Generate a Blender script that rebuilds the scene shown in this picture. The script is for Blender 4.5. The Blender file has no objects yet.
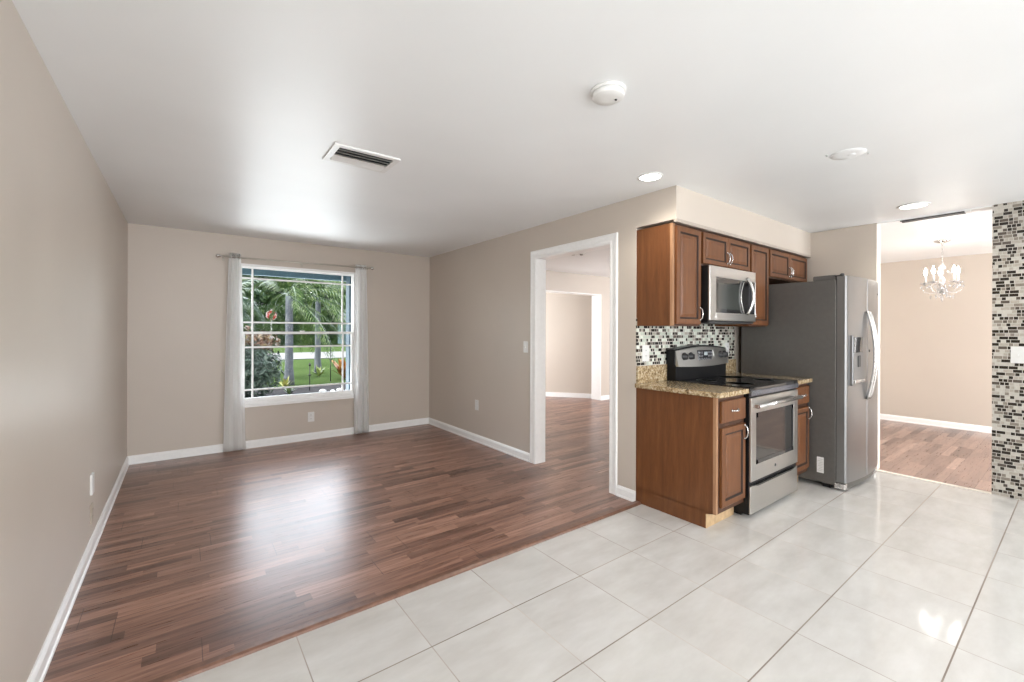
import bpy, bmesh, math, random
from mathutils import Vector, Matrix
PI = math.pi
S = bpy.context.scene
COL = S.collection

# ---------------------------------------------------------------- camera
F_PX, YAW, Y0, CAM_H, ROLL = 435.63, 0.6465, 330.74, 1.366, 0.0033
cd = bpy.data.cameras.new('camera'); cam = bpy.data.objects.new('camera', cd); COL.objects.link(cam)
cd.sensor_fit = 'HORIZONTAL'; cd.sensor_width = 36.0; cd.lens = F_PX / 1024 * 36.0
cd.shift_y = -(341 - Y0) / 1024
cd.clip_start = 0.02; cd.clip_end = 500
cam.matrix_world = Matrix.Translation((0, 0, CAM_H)) @ Matrix.Rotation(-YAW, 4, 'Z') @ Matrix.Rotation(PI/2, 4, 'X') @ Matrix.Rotation(ROLL, 4, 'Z')
S.camera = cam
S.view_settings.view_transform = 'Standard'; S.view_settings.look = 'None'
S.view_settings.gamma = 1.0; S.view_settings.use_curve_mapping = False
S.view_settings.exposure = 0.29
S.cycles.use_denoising = True
S.cycles.max_bounces = 10; S.cycles.diffuse_bounces = 6; S.cycles.glossy_bounces = 5
S.cycles.sample_clamp_indirect = 6.0
S.cycles.blur_glossy = 0.5

# ---------------------------------------------------------------- sky, sun, added fill lights
W = bpy.data.worlds.new('world'); S.world = W; W.use_nodes = True
wn = W.node_tree.nodes; wl = W.node_tree.links
bgn = wn['Background']
sky = wn.new('ShaderNodeTexSky'); sky.sky_type = 'NISHITA'; sky.sun_disc = False
sky.sun_elevation = math.radians(52); sky.sun_rotation = math.radians(-80); sky.air_density = 1.0; sky.dust_density = 2.0
mixw = wn.new('ShaderNodeMixRGB'); mixw.inputs[0].default_value = 0.6
mixw.inputs[2].default_value = (6.3, 6.1, 6.0, 1)
wl.new(sky.outputs[0], mixw.inputs[1]); wl.new(mixw.outputs[0], bgn.inputs[0])
bgn.inputs[1].default_value = 0.5
# unseen sky made brighter on the window side, added to feed floor reflections
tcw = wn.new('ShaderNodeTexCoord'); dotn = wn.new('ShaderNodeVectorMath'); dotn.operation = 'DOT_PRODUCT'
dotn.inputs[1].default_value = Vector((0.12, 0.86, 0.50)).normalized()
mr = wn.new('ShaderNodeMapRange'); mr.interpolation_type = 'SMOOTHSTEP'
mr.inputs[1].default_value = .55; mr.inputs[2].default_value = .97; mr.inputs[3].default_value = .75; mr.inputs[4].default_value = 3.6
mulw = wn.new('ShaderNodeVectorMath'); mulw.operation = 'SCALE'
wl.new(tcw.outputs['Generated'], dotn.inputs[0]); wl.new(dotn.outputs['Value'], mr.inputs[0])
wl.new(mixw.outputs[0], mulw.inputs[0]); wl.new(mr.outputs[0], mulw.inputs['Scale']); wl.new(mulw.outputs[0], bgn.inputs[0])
sd = bpy.data.lights.new('sun', 'SUN'); sd.energy = 3.4; sd.angle = 0.01; sd.color = (1, .95, .86)
sun = bpy.data.objects.new('sun', sd); COL.objects.link(sun)
sun.rotation_euler = Vector((0.80, -0.06, -1.0)).to_track_quat('-Z', 'Y').to_euler()

def area(name, loc, direction, sx, sy, power, color=(1, 1, 1), spread=PI):
    d = bpy.data.lights.new(name, 'AREA'); d.shape = 'RECTANGLE'; d.size = sx; d.size_y = sy
    d.energy = power; d.color = color; d.spread = spread
    o = bpy.data.objects.new(name, d); COL.objects.link(o); o.location = loc
    o.rotation_euler = Vector(direction).to_track_quat('-Z', 'Y').to_euler(); return o
# added area lights in unseen parts of the rooms; no openings are modelled there
COOL = (.93, .965, 1)
area('rear_fill', (1.2, -3.14, 1.15), (-.05, 1, 0), 3.0, 2.1, 64, COOL)  # added fill from behind the camera, in front of a solid wall
area('right_fill', (5.40, -2.0, 1.4), (-1, 0.8, 0), 1.8, 1.4, 165, COOL)  # added fill in front of the mosaic wall, brightens the left wall
area('left_fill', (-.42, -1.6, 1.45), (1, 1.5, 0), 1.7, 1.3, 115, COOL)  # added fill at the left wall, lights the faces that look left
area('dining_fill', (7.1, -3.14, 1.2), (0, 1, 0), 2.6, 2.0, 250, COOL)  # added fill that brightens the dining room
area('side_room_fill', (7.8, 2.45, 1.3), (-.25, 1, 0), 1.8, 1.7, 130, COOL)  # added fill against the inner wall of the side room
area('far_room_window_daylight', (3.78, 7.0, 1.3), (1, 0, 0), 1.6, 1.7, 70, COOL)
area('ground_fill', (1.15, 8.1, -0.10), (0, -0.35, 1.0), 3.2, 3.2, 350, COOL)  # added light lying below the sill line, stands in for ground bounce

# ---------------------------------------------------------------- node helpers
class NT:
    def __init__(s, name):
        s.m = bpy.data.materials.new(name); s.m.use_nodes = True
        s.n = s.m.node_tree.nodes; s.l = s.m.node_tree.links
        s.b = s.n['Principled BSDF']
    def put(s, sock, v):
        if isinstance(v, bpy.types.NodeSocket): s.l.new(v, sock)
        elif isinstance(v, (tuple, list)) and len(v) == 3 and sock.type == 'RGBA': sock.default_value = (*v, 1)
        else: sock.default_value = v
    def math(s, op, a, b=0.0, c=0.0):
        n = s.n.new('ShaderNodeMath'); n.operation = op
        for i, v in enumerate((a, b, c)): s.put(n.inputs[i], v)
        return n.outputs[0]
    def pos(s):
        g = s.n.new('ShaderNodeNewGeometry'); x = s.n.new('ShaderNodeSeparateXYZ'); s.l.new(g.outputs['Position'], x.inputs[0])
        return x.outputs[0], x.outputs[1], x.outputs[2]
    def objpos(s):
        g = s.n.new('ShaderNodeTexCoord'); return g.outputs['Object']
    def comb(s, x, y, z=0.0):
        n = s.n.new('ShaderNodeCombineXYZ'); [s.put(n.inputs[i], v) for i, v in enumerate((x, y, z))]; return n.outputs[0]
    def white(s, vec):
        n = s.n.new('ShaderNodeTexWhiteNoise'); n.noise_dimensions = '3D'; s.put(n.inputs['Vector'], vec); return n.outputs['Value']
    def noise(s, vec, scale, detail=3.0, rough=.5):
        n = s.n.new('ShaderNodeTexNoise'); n.inputs['Scale'].default_value = scale; n.inputs['Detail'].default_value = detail
        n.inputs['Roughness'].default_value = rough; s.put(n.inputs['Vector'], vec); return n.outputs['Fac']
    def ramp(s, fac, stops, interp='LINEAR'):
        n = s.n.new('ShaderNodeValToRGB'); n.color_ramp.interpolation = interp
        e = n.color_ramp.elements
        while len(e) < len(stops): e.new(.5)
        for k, (p, c) in enumerate(stops): e[k].position = p; e[k].color = (*c, 1)
        s.put(n.inputs[0], fac); return n.outputs[0]
    def mix(s, fac, a, b, mode='MIX'):
        n = s.n.new('ShaderNodeMixRGB'); n.blend_type = mode
        s.put(n.inputs[0], fac); s.put(n.inputs[1], a); s.put(n.inputs[2], b); return n.outputs[0]
    def bump(s, h, strength=.2, dist=.002):
        n = s.n.new('ShaderNodeBump'); n.inputs['Strength'].default_value = strength; n.inputs['Distance'].default_value = dist
        s.put(n.inputs['Height'], h); s.l.new(n.outputs[0], s.b.inputs['Normal'])
    def fin(s, color=None, rough=None, metal=None, **kw):
        if color is not None: s.put(s.b.inputs['Base Color'], color)
        if rough is not None: s.put(s.b.inputs['Roughness'], rough)
        if metal is not None: s.put(s.b.inputs['Metallic'], metal)
        for k, v in kw.items(): s.put(s.b.inputs[k.replace('_', ' ')], v)
        return s.m
def plain(name, c, r=.5, metal=0., nscale=30, namt=.06, **kw):
    t = NT(name); f = t.noise(t.objpos(), nscale, 3)
    lo = tuple(x*(1-namt) for x in c); hi = tuple(min(1, x*(1+namt)) for x in c)
    return t.fin(t.ramp(f, [(.3, lo), (.7, hi)]), r, metal, **kw)
def emis(name, c, e):
    t = NT(name); t.fin(c, .4); t.put(t.b.inputs['Emission Color'], c); t.b.inputs['Emission Strength'].default_value = e; return t.m

def wood_floor(name='laminate_planks', lift=1.0, swap=False):
    t = NT(name); x, y, z = t.pos()
    if swap: x, y = y, x
    L3 = lambda c: c if lift == 1 else tuple(v*.45 + g_*.55*lift for v, g_ in zip(c, (.33, .25, .215)))
    w, L = .0655, .62
    yy = t.math('DIVIDE', t.math('ADD', y, -2.1755), w); row = t.math('FLOOR', yy)
    off = t.math('MULTIPLY', t.white(t.comb(row, 3.3)), 7.0)
    xx = t.math('ADD', t.math('DIVIDE', x, L), off); col = t.math('FLOOR', xx)
    rnd = t.white(t.comb(row, col, 1.7))
    rnd2 = t.white(t.comb(row, col, 9.1))
    fx = t.math('MULTIPLY_ADD', rnd, 40.0, x)
    vec = t.comb(t.math('MULTIPLY', fx, 1.6), t.math('MULTIPLY', y, 24.0), rnd2)
    g = t.noise(vec, 1.6, 5, .62)
    vec2 = t.comb(t.math('MULTIPLY', fx, 5.0), t.math('MULTIPLY', y, 120.0), rnd)
    g2 = t.noise(vec2, 1.4, 3, .6)
    base = t.ramp(g, [(.28, L3((.135, .060, .040))), (.46, L3((.26, .133, .093))), (.60, L3((.335, .182, .132))), (.78, L3((.42, .255, .195)))])
    tint = t.ramp(rnd, [(0, (.48, .44, .43)), (.25, (.80, .77, .76)), (.8, (1.10, 1.09, 1.08)), (1, (1.40, 1.43, 1.43))])
    c = t.mix(1.0, base, tint, 'MULTIPLY')
    c = t.mix(.30, c, t.ramp(g2, [(.35, (.35, .33, .32)), (.65, (1, 1, 1))]), 'MULTIPLY')
    # board seams: every third strip, and every other strip end
    fy = t.math('FRACT', t.math('DIVIDE', yy, 3.0))
    s1 = t.math('LESS_THAN', t.math('MINIMUM', fy, t.math('SUBTRACT', 1.0, fy)), .008)
    row3 = t.math('FLOOR', t.math('DIVIDE', yy, 3.0))
    bx = t.math('FRACT', t.math('ADD', t.math('DIVIDE', x, 1.38), t.math('MULTIPLY', t.white(t.comb(row3, 5.5)), 5.0)))
    s2 = t.math('LESS_THAN', t.math('MINIMUM', bx, t.math('SUBTRACT', 1.0, bx)), .0012)
    seam = t.math('MAXIMUM', s1, s2)
    c = t.mix(t.math('MULTIPLY', seam, .7), c, (.03, .012, .008))
    t.bump(t.math('SUBTRACT', g2, t.math('MULTIPLY', seam, 1.5)), .12, .001)
    t.fin(c, t.math('MULTIPLY_ADD', g2, .10, .24)); t.b.inputs['Specular IOR Level'].default_value = .85
    return t.m
def tile_floor():
    t = NT('ceramic_floor_tile'); x, y, z = t.pos(); T = .4545
    fx = t.math('DIVIDE', t.math('ADD', x, -1.3155 + T*10), T); fy = t.math('DIVIDE', t.math('ADD', y, -.7985 + T*10), T)
    cx = t.math('FLOOR', fx); cy = t.math('FLOOR', fy)
    ax = t.math('FRACT', fx); ay = t.math('FRACT', fy)
    dx = t.math('MINIMUM', ax, t.math('SUBTRACT', 1.0, ax)); dy = t.math('MINIMUM', ay, t.math('SUBTRACT', 1.0, ay))
    gx = t.math('LESS_THAN', dx, .0052); gy = t.math('LESS_THAN', dy, .0062)
    r = t.white(t.comb(cx, cy, .5))
    v = t.comb(t.math('MULTIPLY_ADD', r, 30., t.math('MULTIPLY', x, 1.4)), t.math('MULTIPLY', y, 3.6), r)
    n1 = t.noise(v, 2.2, 5, .6)
    c = t.ramp(n1, [(.25, (.51, .49, .462)), (.5, (.575, .56, .535)), (.75, (.64, .63, .61))])
    c = t.mix(t.math('MULTIPLY', r, .12), c, (.64, .60, .54))
    soil = t.noise(t.comb(x, y), .9, 2)
    gc = t.ramp(soil, [(.35, (.16, .12, .095)), (.62, (.36, .31, .26))])
    gcx = t.ramp(t.noise(t.comb(y, x), 1.3, 2), [(.35, (.24, .20, .17)), (.6, (.50, .45, .40))])
    c = t.mix(gx, c, gcx); c = t.mix(gy, c, gc)
    g = t.math('MAXIMUM', gx, gy)
    t.bump(t.math('SUBTRACT', t.math('MULTIPLY', n1, .12), g), .25, .0015)
    t.fin(c, t.math('MULTIPLY_ADD', g, .5, t.math('MULTIPLY_ADD', n1, .05, .06))); return t.m
def mosaic(name, axis, stops, lum=1.):
    t = NT(name); x, y, z = t.pos(); h = x if axis == 'x' else y
    RH, CW = .0272, .0525
    fz = t.math('DIVIDE', z, RH); row = t.math('FLOOR', fz)
    fh = t.math('ADD', t.math('DIVIDE', h, CW), t.math('MULTIPLY', t.white(t.comb(row, 2.2)), 9.0)); col = t.math('FLOOR', fh)
    split = t.math('GREATER_THAN', t.white(t.comb(row, col, 4.4)), .45)
    sub = t.math('MULTIPLY', split, t.math('GREATER_THAN', t.math('FRACT', fh), .5))
    r = t.white(t.comb(row, col, t.math('ADD', sub, .37)))
    c = t.ramp(r, stops, 'CONSTANT')
    wid = t.math('ADD', 1.0, split)
    fr = t.math('FRACT', t.math('MULTIPLY', t.math('FRACT', fh), wid))
    d1 = t.math('DIVIDE', t.math('MINIMUM', fr, t.math('SUBTRACT', 1.0, fr)), wid)
    fzz = t.math('FRACT', fz); d2 = t.math('MINIMUM', fzz, t.math('SUBTRACT', 1.0, fzz))
    g = t.math('MAXIMUM', t.math('LESS_THAN', d1, .035), t.math('LESS_THAN', d2, .075))
    vein = t.noise(t.comb(x, y, z), 60, 3)
    c = t.mix(.35, c, t.ramp(vein, [(.3, (.6, .6, .6)), (.7, (1.2, 1.2, 1.2))]), 'MULTIPLY')
    c = t.mix(g, c, (.50*lum, .47*lum, .42*lum))
    t.bump(t.math('SUBTRACT', 1.0, g), .4, .002)
    t.fin(c, t.math('MULTIPLY_ADD', g, .5, .16)); return t.m
def granite():
    t = NT('granite'); o = t.objpos()
    n1 = t.noise(o, 55, 4, .7); n2 = t.noise(o, 14, 3)
    v = t.n.new('ShaderNodeTexVoronoi'); v.inputs['Scale'].default_value = 90; t.put(v.inputs['Vector'], o)
    c = t.ramp(n1, [(.36, (.035, .022, .014)), (.44, (.24, .16, .085)), (.52, (.42, .32, .19)), (.60, (.56, .48, .35)), (.70, (.72, .67, .58))])
    c = t.mix(t.math('MULTIPLY', n2, .5), c, (.46, .33, .17))
    dk = t.math('LESS_THAN', v.outputs['Distance'], .17)
    c = t.mix(t.math('MULTIPLY', dk, .75), c, (.05, .035, .025))
    return t.fin(c, .13)
def cabinet_wood(name, stops, axis=2, rough=.42):
    t = NT(name); g = t.n.new('ShaderNodeSeparateXYZ'); t.l.new(t.objpos(), g.inputs[0])
    o = [g.outputs[i] for i in range(3)]
    sc = [26., 26., 26.]; sc[axis] = 2.2
    v = t.comb(*[t.math('MULTIPLY', o[i], sc[i]) for i in range(3)])
    n1 = t.noise(v, 1.0, 5, .6)
    sc = [170., 170., 170.]; sc[axis] = 16.
    n2 = t.noise(t.comb(*[t.math('MULTIPLY', o[i], sc[i]) for i in range(3)]), 1.0, 2, .5)
    c = t.ramp(n1, stops); c = t.mix(.20, c, t.ramp(n2, [(.35, (.45, .42, .4)), (.6, (1, 1, 1))]), 'MULTIPLY')
    return t.fin(c, rough, Specular_IOR_Level=.4)
def steel(name, c=(.56, .55, .53), r=.28, axis=0, metal=1.):
    t = NT(name); g = t.n.new('ShaderNodeSeparateXYZ'); t.l.new(t.objpos(), g.inputs[0])
    sc = [120., 120., 120.]; sc[axis] = 2.
    n = t.noise(t.comb(*[t.math('MULTIPLY', g.outputs[i], sc[i]) for i in range(3)]), 1., 3)
    return t.fin(t.ramp(n, [(.3, tuple(v*.97 for v in c)), (.7, tuple(v*1.02 for v in c))]), t.math('MULTIPLY_ADD', n, .04, r), metal)
def wallpaint(name, c, r=.42):
    t = NT(name); x, y, z = t.pos(); p = t.comb(x, y, z)
    n = t.noise(p, 1.3, 3); n2 = t.noise(p, 160, 2)
    col = t.ramp(n, [(.3, tuple(v*.975 for v in c)), (.7, tuple(min(1, v*1.02) for v in c))])
    t.bump(n2, .10, .0012)
    return t.fin(col, r)
def glassmat():
    t = NT('window_glass'); t.n.remove(t.b)
    tr = t.n.new('ShaderNodeBsdfTransparent'); gl = t.n.new('ShaderNodeBsdfGlossy'); gl.inputs['Roughness'].default_value = .02
    fr = t.n.new('ShaderNodeFresnel'); fr.inputs[0].default_value = 1.10
    mx = t.n.new('ShaderNodeMixShader'); t.l.new(fr.outputs[0], mx.inputs[0]); t.l.new(tr.outputs[0], mx.inputs[1]); t.l.new(gl.outputs[0], mx.inputs[2])
    tr.inputs[0].default_value = (.97, .99, .99, 1)
    t.l.new(mx.outputs[0], t.n['Material Output'].inputs[0]); return t.m
def leafmat(name, stops, scale=4.0, r=.45):
    t = NT(name); x, y, z = t.pos(); p = t.comb(x, y, z)
    n = t.noise(p, scale, 4, .7)
    return t.fin(t.ramp(n, stops), r)

M = {}
M['wall'] = wallpaint('greige_wall_paint', (.555, .492, .428))
M['ceil'] = wallpaint('white_ceiling_paint', (.815, .83, .835), .38)
M['trim'] = plain('white_trim_paint', (.88, .88, .87), .28, namt=.02)
M['wood'] = wood_floor(); M['tile'] = tile_floor()
M['mosaic'] = mosaic('mosaic_wall_tile', 'y', [(0, (.022, .016, .012)), (.33, (.10, .08, .066)), (.46, (.25, .215, .18)), (.60, (.43, .39, .34)), (.82, (.54, .51, .46))])
M['bsplash'] = mosaic('mosaic_backsplash_tile', 'x', [(0, (.02, .015, .012)), (.38, (.12, .10, .085)), (.46, (.52, .58, .50)), (.70, (.70, .74, .66)), (.88, (.42, .40, .34))], 1.2)
M['granite'] = granite()
M['oak'] = cabinet_wood('glazed_maple', [(.25, (.115, .040, .013)), (.55, (.160, .059, .019)), (.80, (.215, .086, .029))])
M['glaze'] = plain('dark_glaze', (.022, .009, .005), .7)
M['rawwood'] = plain('unfinished_wood', (.52, .36, .20), .6, namt=.15)
M['steel'] = steel('brushed_steel'); M['steelv'] = steel('brushed_steel_vertical', (.27, .27, .272), .32, 2)
M['fside'] = plain('grey_painted_steel', (.125, .118, .11), .42, .35, namt=.05)
M['chrome'] = plain('satin_nickel', (.62, .61, .60), .27, 1., namt=.02)
M['black'] = plain('black_enamel', (.008, .008, .009), .3, namt=.1, Specular_IOR_Level=.25)
M['blackglass'] = plain('black_glass', (.012, .012, .013), .05, namt=.02)
M['ovenglass'] = plain('oven_window_glass', (.016, .014, .013), .07, namt=.1)
M['dkplastic'] = plain('dark_plastic', (.03, .03, .032), .45)
M['white'] = plain('white_plastic', (.74, .74, .725), .35, namt=.02)
M['beigeplate'] = plain('beige_plastic', (.46, .39, .32), .4, namt=.04)
M['curtain'] = plain('white_curtain_fabric', (.93, .93, .92), .85, nscale=300, namt=.05)
M['glass'] = glassmat()
M['slot'] = plain('dark_slot', (.02, .02, .02), .6)
M['ventm'] = plain('vent_louver_metal', (.52, .52, .50), .4, .3)
M['lamp'] = emis('lamp_lens', (1, .97, .9), 9.0)
M['bulb'] = emis('candle_bulb_glow', (1, .95, .88), 42.0)
M['display'] = plain('display_black', (.02, .02, .025), .1)
M['bluepaint'] = plain('blue_exterior_paint', (.05, .095, .13), .6)
M['eave'] = plain('blue_eave_paint', (.075, .14, .175), .6)
cg = NT('crystal_glass'); cg.fin((1, 1, 1), .02); cg.b.inputs['Transmission Weight'].default_value = .85; cg.b.inputs['IOR'].default_value = 1.5; M['crystal'] = cg.m

# ---------------------------------------------------------------- mesh helpers (world coordinates)
class MB:
    def __init__(s): s.bm = bmesh.new()
    def box(s, x0, x1, y0, y1, z0, z1, bev=0., seg=2, mi=0):
        r = bmesh.ops.create_cube(s.bm, size=1.0); vs = r['verts']
        for v in vs:
            v.co = Vector(((x0+x1)/2 + v.co.x*(x1-x0), (y0+y1)/2 + v.co.y*(y1-y0), (z0+z1)/2 + v.co.z*(z1-z0)))
        fs = {f for v in vs for f in v.link_faces}
        for f in fs: f.material_index = mi
        if bev > 0:
            es = list({e for v in vs for e in v.link_edges})
            r = bmesh.ops.bevel(s.bm, geom=es, offset=bev, segments=seg, affect='EDGES', profile=.5, clamp_overlap=True)
            for f in r['faces']: f.material_index = mi
        return s
    def prism(s, pts, axis, a, b, mi=0):
        """extrude closed 2-D outline along axis between a and b; pts are the two other coordinates in xyz order"""
        def mk(p, t):
            if axis == 'x': return (t, p[0], p[1])
            if axis == 'y': return (p[0], t, p[1])
            return (p[0], p[1], t)
        A = [s.bm.verts.new(mk(p, a)) for p in pts]; B = [s.bm.verts.new(mk(p, b)) for p in pts]
        n = len(pts); fs = [s.bm.faces.new(A), s.bm.faces.new(B[::-1])]
        for i in range(n): fs.append(s.bm.faces.new((A[i], B[i], B[(i+1) % n], A[(i+1) % n])))
        for f in fs: f.material_index = mi
        return s
    def lathe(s, prof, c, axis='z', n=24, mi=0):
        """prof: list of (radius, height along axis)"""
        rings = []
        for r, h in prof:
            ring = []
            for k in range(n):
                a = 2*PI*k/n; u, v = r*math.cos(a), r*math.sin(a)
                p = (u, v, h) if axis == 'z' else ((h, u, v) if axis == 'x' else (u, h, v))
                ring.append(s.bm.verts.new((c[0]+p[0], c[1]+p[1], c[2]+p[2])))
            rings.append(ring)
        for A, B in zip(rings, rings[1:]):
            for k in range(n):
                f = s.bm.faces.new((A[k], A[(k+1) % n], B[(k+1) % n], B[k])); f.material_index = mi; f.smooth = True
        for R in (rings[0], rings[-1]):
            f = s.bm.faces.new(R); f.material_index = mi
        return s
    def tube(s, pts, r, n=8, mi=0, flat=1.0):
        pts = [Vector(p) for p in pts]; rings = []
        rr = r if isinstance(r, (list, tuple)) else [r]*len(pts)
        up0 = None
        for i, p in enumerate(pts):
            d = (pts[min(i+1, len(pts)-1)] - pts[max(i-1, 0)]).normalized()
            if up0 is None:
                up0 = Vector((0, 0, 1)) if abs(d.z) < .9 else Vector((1, 0, 0))
            a = d.cross(up0).normalized(); b = a.cross(d).normalized(); up0 = b
            rings.append([s.bm.verts.new(p + a*rr[i]*math.cos(2*PI*k/n) + b*rr[i]*flat*math.sin(2*PI*k/n)) for k in range(n)])
        for A, B in zip(rings, rings[1:]):
            for k in range(n):
                f = s.bm.faces.new((A[k], A[(k+1) % n], B[(k+1) % n], B[k])); f.smooth = True; f.material_index = mi
        s.bm.faces.new(rings[0]).material_index = mi; s.bm.faces.new(rings[-1]).material_index = mi
        return s
    def ball(s, c, r, sub=2, mi=0, sc=(1, 1, 1)):
        g = bmesh.ops.create_icosphere(s.bm, subdivisions=sub, radius=r)
        for v in g['verts']: v.co = Vector((c[0]+v.co.x*sc[0], c[1]+v.co.y*sc[1], c[2]+v.co.z*sc[2]))
        for v in g['verts']:
            for f in v.link_faces: f.material_index = mi; f.smooth = True
        return s
WO = {}
def obj(name, mb, mats, parent=None, loc=None):
    bm = mb.bm
    base = Vector(WO.get(parent.name, (0, 0, 0))) if parent else Vector(loc or (0, 0, 0))
    bmesh.ops.recalc_face_normals(bm, faces=bm.faces[:])
    bmesh.ops.translate(bm, verts=bm.verts[:], vec=-base)
    me = bpy.data.meshes.new(name); bm.to_mesh(me); bm.free()
    for m in (mats if isinstance(mats, (list, tuple)) else [mats]): me.materials.append(m)
    o = bpy.data.objects.new(name, me); COL.objects.link(o)
    if parent: o.parent = parent; WO[o.name] = tuple(base)
    else: o.location = base; WO[o.name] = tuple(base)
    return o
def tag(o, label, cat, group=None, kind=None):
    o['label'] = label; o['category'] = cat
    if group: o['group'] = group
    if kind: o['kind'] = kind
    return o
def thing(name, label, cat, loc, group=None):
    o = bpy.data.objects.new(name, None); COL.objects.link(o); o.location = loc; o.empty_display_size = .1
    WO[o.name] = tuple(loc); return tag(o, label, cat, group)
def struct(name, mb, mats, parent=None, loc=None):
    o = obj(name, mb, mats, parent, loc)
    if not parent: o['kind'] = 'structure'
    return o
def kids(o): return [c for c in bpy.data.objects if c.parent == o]
def copy_tree(o, parent=None):
    c = o.copy(); COL.objects.link(c)
    if parent: c.parent = parent
    for k in kids(o): copy_tree(k, c)
    return c
def moved(o, loc, label, group=None):
    c = copy_tree(o); c.location = loc; c['label'] = label
    if group: c['group'] = group
    return c

# ---------------------------------------------------------------- room shell
H = 2.44; XL = -.45; XR = 2.89; YB = 5.845; YK = 2.185; XD = 5.45; XE = 8.73; YF = -3.2
struct('floor', MB().box(XL-.12, XD+.02, YF-.12, 2.135, -.1, 0).box(XR, XD+.02, 2.135, YK, -.1, 0), M['tile'])
fw = MB().box(XL-.12, XR, 2.135, 5.97, -.1, 0).box(XR, 9.12, YK, 5.97, -.1, 0).box(3.5, 7.4, 5.97, 8.5, -.1, 0)
struct('floor', fw, M['wood'])
struct('floor', MB().box(XD+.02, XE+.12, YF-.12, YK, -.1, 0), wood_floor('pinkish_laminate', 1.1, False))
struct('trim_1', MB().prism([(2.126, 0), (2.185, 0), (2.185, .006), (2.172, .016), (2.138, .017), (2.128, .011)], 'x', XL, XR), plain('bullnose_wood_trim', (.17, .088, .060), .3, namt=.2))
struct('trim_2', MB().prism([(XD-.015, 0), (XD+.035, 0), (XD+.028, .007), (XD-.008, .007)], 'z', 0, .001) if False else MB().box(XD-.012, XD+.034, .494, 1.259, 0, .008, .003), plain('pale_threshold', (.80, .74, .66), .35))
struct('ceiling', MB().box(XL-.12, 9.12, YF-.12, 5.97, H, H+.12).box(3.5, 7.4, 5.97, 8.5, H, H+.12), M['ceil'])
struct('wall_left', MB().box(XL-.12, XL, YF-.12, 5.97, 0, H), M['wall'])
struct('wall_front', MB().box(XL, XE+.12, YF-.12, YF, 0, H), M['wall'])
WX0, WX1, WZ0, WZ1 = .498, 1.828, .505, 2.128
wb = MB().box(XL, WX0, YB, 5.97, 0, H).box(WX1, XR+.12, YB, 5.97, 0, H).box(WX0, WX1, YB, 5.97, 0, WZ0).box(WX0, WX1, YB, 5.97, WZ1, H)
struct('wall_back', wb, M['wall'])
DY0, DY1, DZ = 2.433, 3.43, 2.12
struct('wall_right', MB().box(XR, XR+.12, 2.29, DY0, 0, H).box(XR, XR+.12, DY1, YB, 0, H).box(XR, XR+.12, DY0, DY1, DZ, H), M['wall'])
struct('wall_kitchen', MB().box(XR, XD+.12, YK, 2.29, 0, H), M['wall'])
struct('wall_fridge', MB().box(XD, XD+.12, 1.259, YK, 0, H, .006), M['wall'])
struct('wall_mosaic', MB().box(XD, XD+.12, YF, .494, 0, H), [M['mosaic']])
struct('wall_header', MB().box(XD, XD+.12, .494, 1.259, H-.012, H), M['ceil'])
struct('wall_dining', MB().box(XE, XE+.12, YF, YK, 0, H).box(XD+.12, XE+.12, YK, 2.29, 0, H), M['wall'])
# room behind the cased opening
RX = 6.575
struct('wall_side_room', MB().box(9.0, 9.12, 2.29, 5.8, 0, H).box(RX, 9.12, 5.80, 6.03, 0, H).box(XR+.12, 4.2, 5.80, 6.03, 0, H).box(4.2, RX, 5.80, 6.03, 2.085, H), M['wall'])
struct('wall_far_room', MB().prism([(RX+.10, 6.03), (RX+.22, 6.03), (5.57, 7.70), (5.45, 7.62)], 'z', 0, H).box(3.62, 5.57, 7.62, 7.74, 0, H).box(3.5, 3.62, 5.97, 7.74, 0, H), M['wall'])
# inner reveal of the far opening, white to stand for light falling on it
struct('trim_3', MB().box(RX-.012, RX+.002, 5.795, 6.035, 0, 2.085).box(4.2, RX, 5.795, 6.035, 2.073, 2.087), M['trim'])
# dropped soffit above the wall cabinets
SY = 1.83; SZ = 2.194
struct('wall_soffit', MB().box(XR, XD, SY, YK, SZ, H), M['wall'])
struct('trim_4', MB().box(XR-.002, XD, SY-.006, SY+.022, SZ-.022, SZ+.004, .004), plain('soffit_edge_trim', (.42, .36, .31), .4))

def bbprof(t=.014, h=.088): return [(0, 0), (t+.006, 0), (t+.006, .012), (t, .018), (t, h-.022), (t*.75, h-.012), (t*.35, h), (0, h)]
def baseboard(name, axis, wall, sgn, a, b):
    pts = [(wall + sgn*p, z) for p, z in bbprof()]
    return struct(name, MB().prism(pts, axis, a, b), M['trim'])
baseboard('baseboard_left', 'y', XL, 1, 0.2, YB)
baseboard('baseboard_back', 'x', YB, -1, XL, XR)
baseboard('baseboard_right', 'y', XR, -1, DY1+.075, YB)
baseboard('baseboard_right', 'y', XR, -1, YK-.004, DY0-.075)
baseboard('baseboard_dining', 'y', XE, -1, YF, YK)
baseboard('baseboard_side_room', 'x', 5.80, -1, RX, 9.0)
bf = MB().prism([(RX+.10, 6.03), (5.45, 7.62), (5.436, 7.61), (RX+.086, 6.02)], 'z', 0, .09)
struct('baseboard_far_room', bf, M['trim'])

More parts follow.
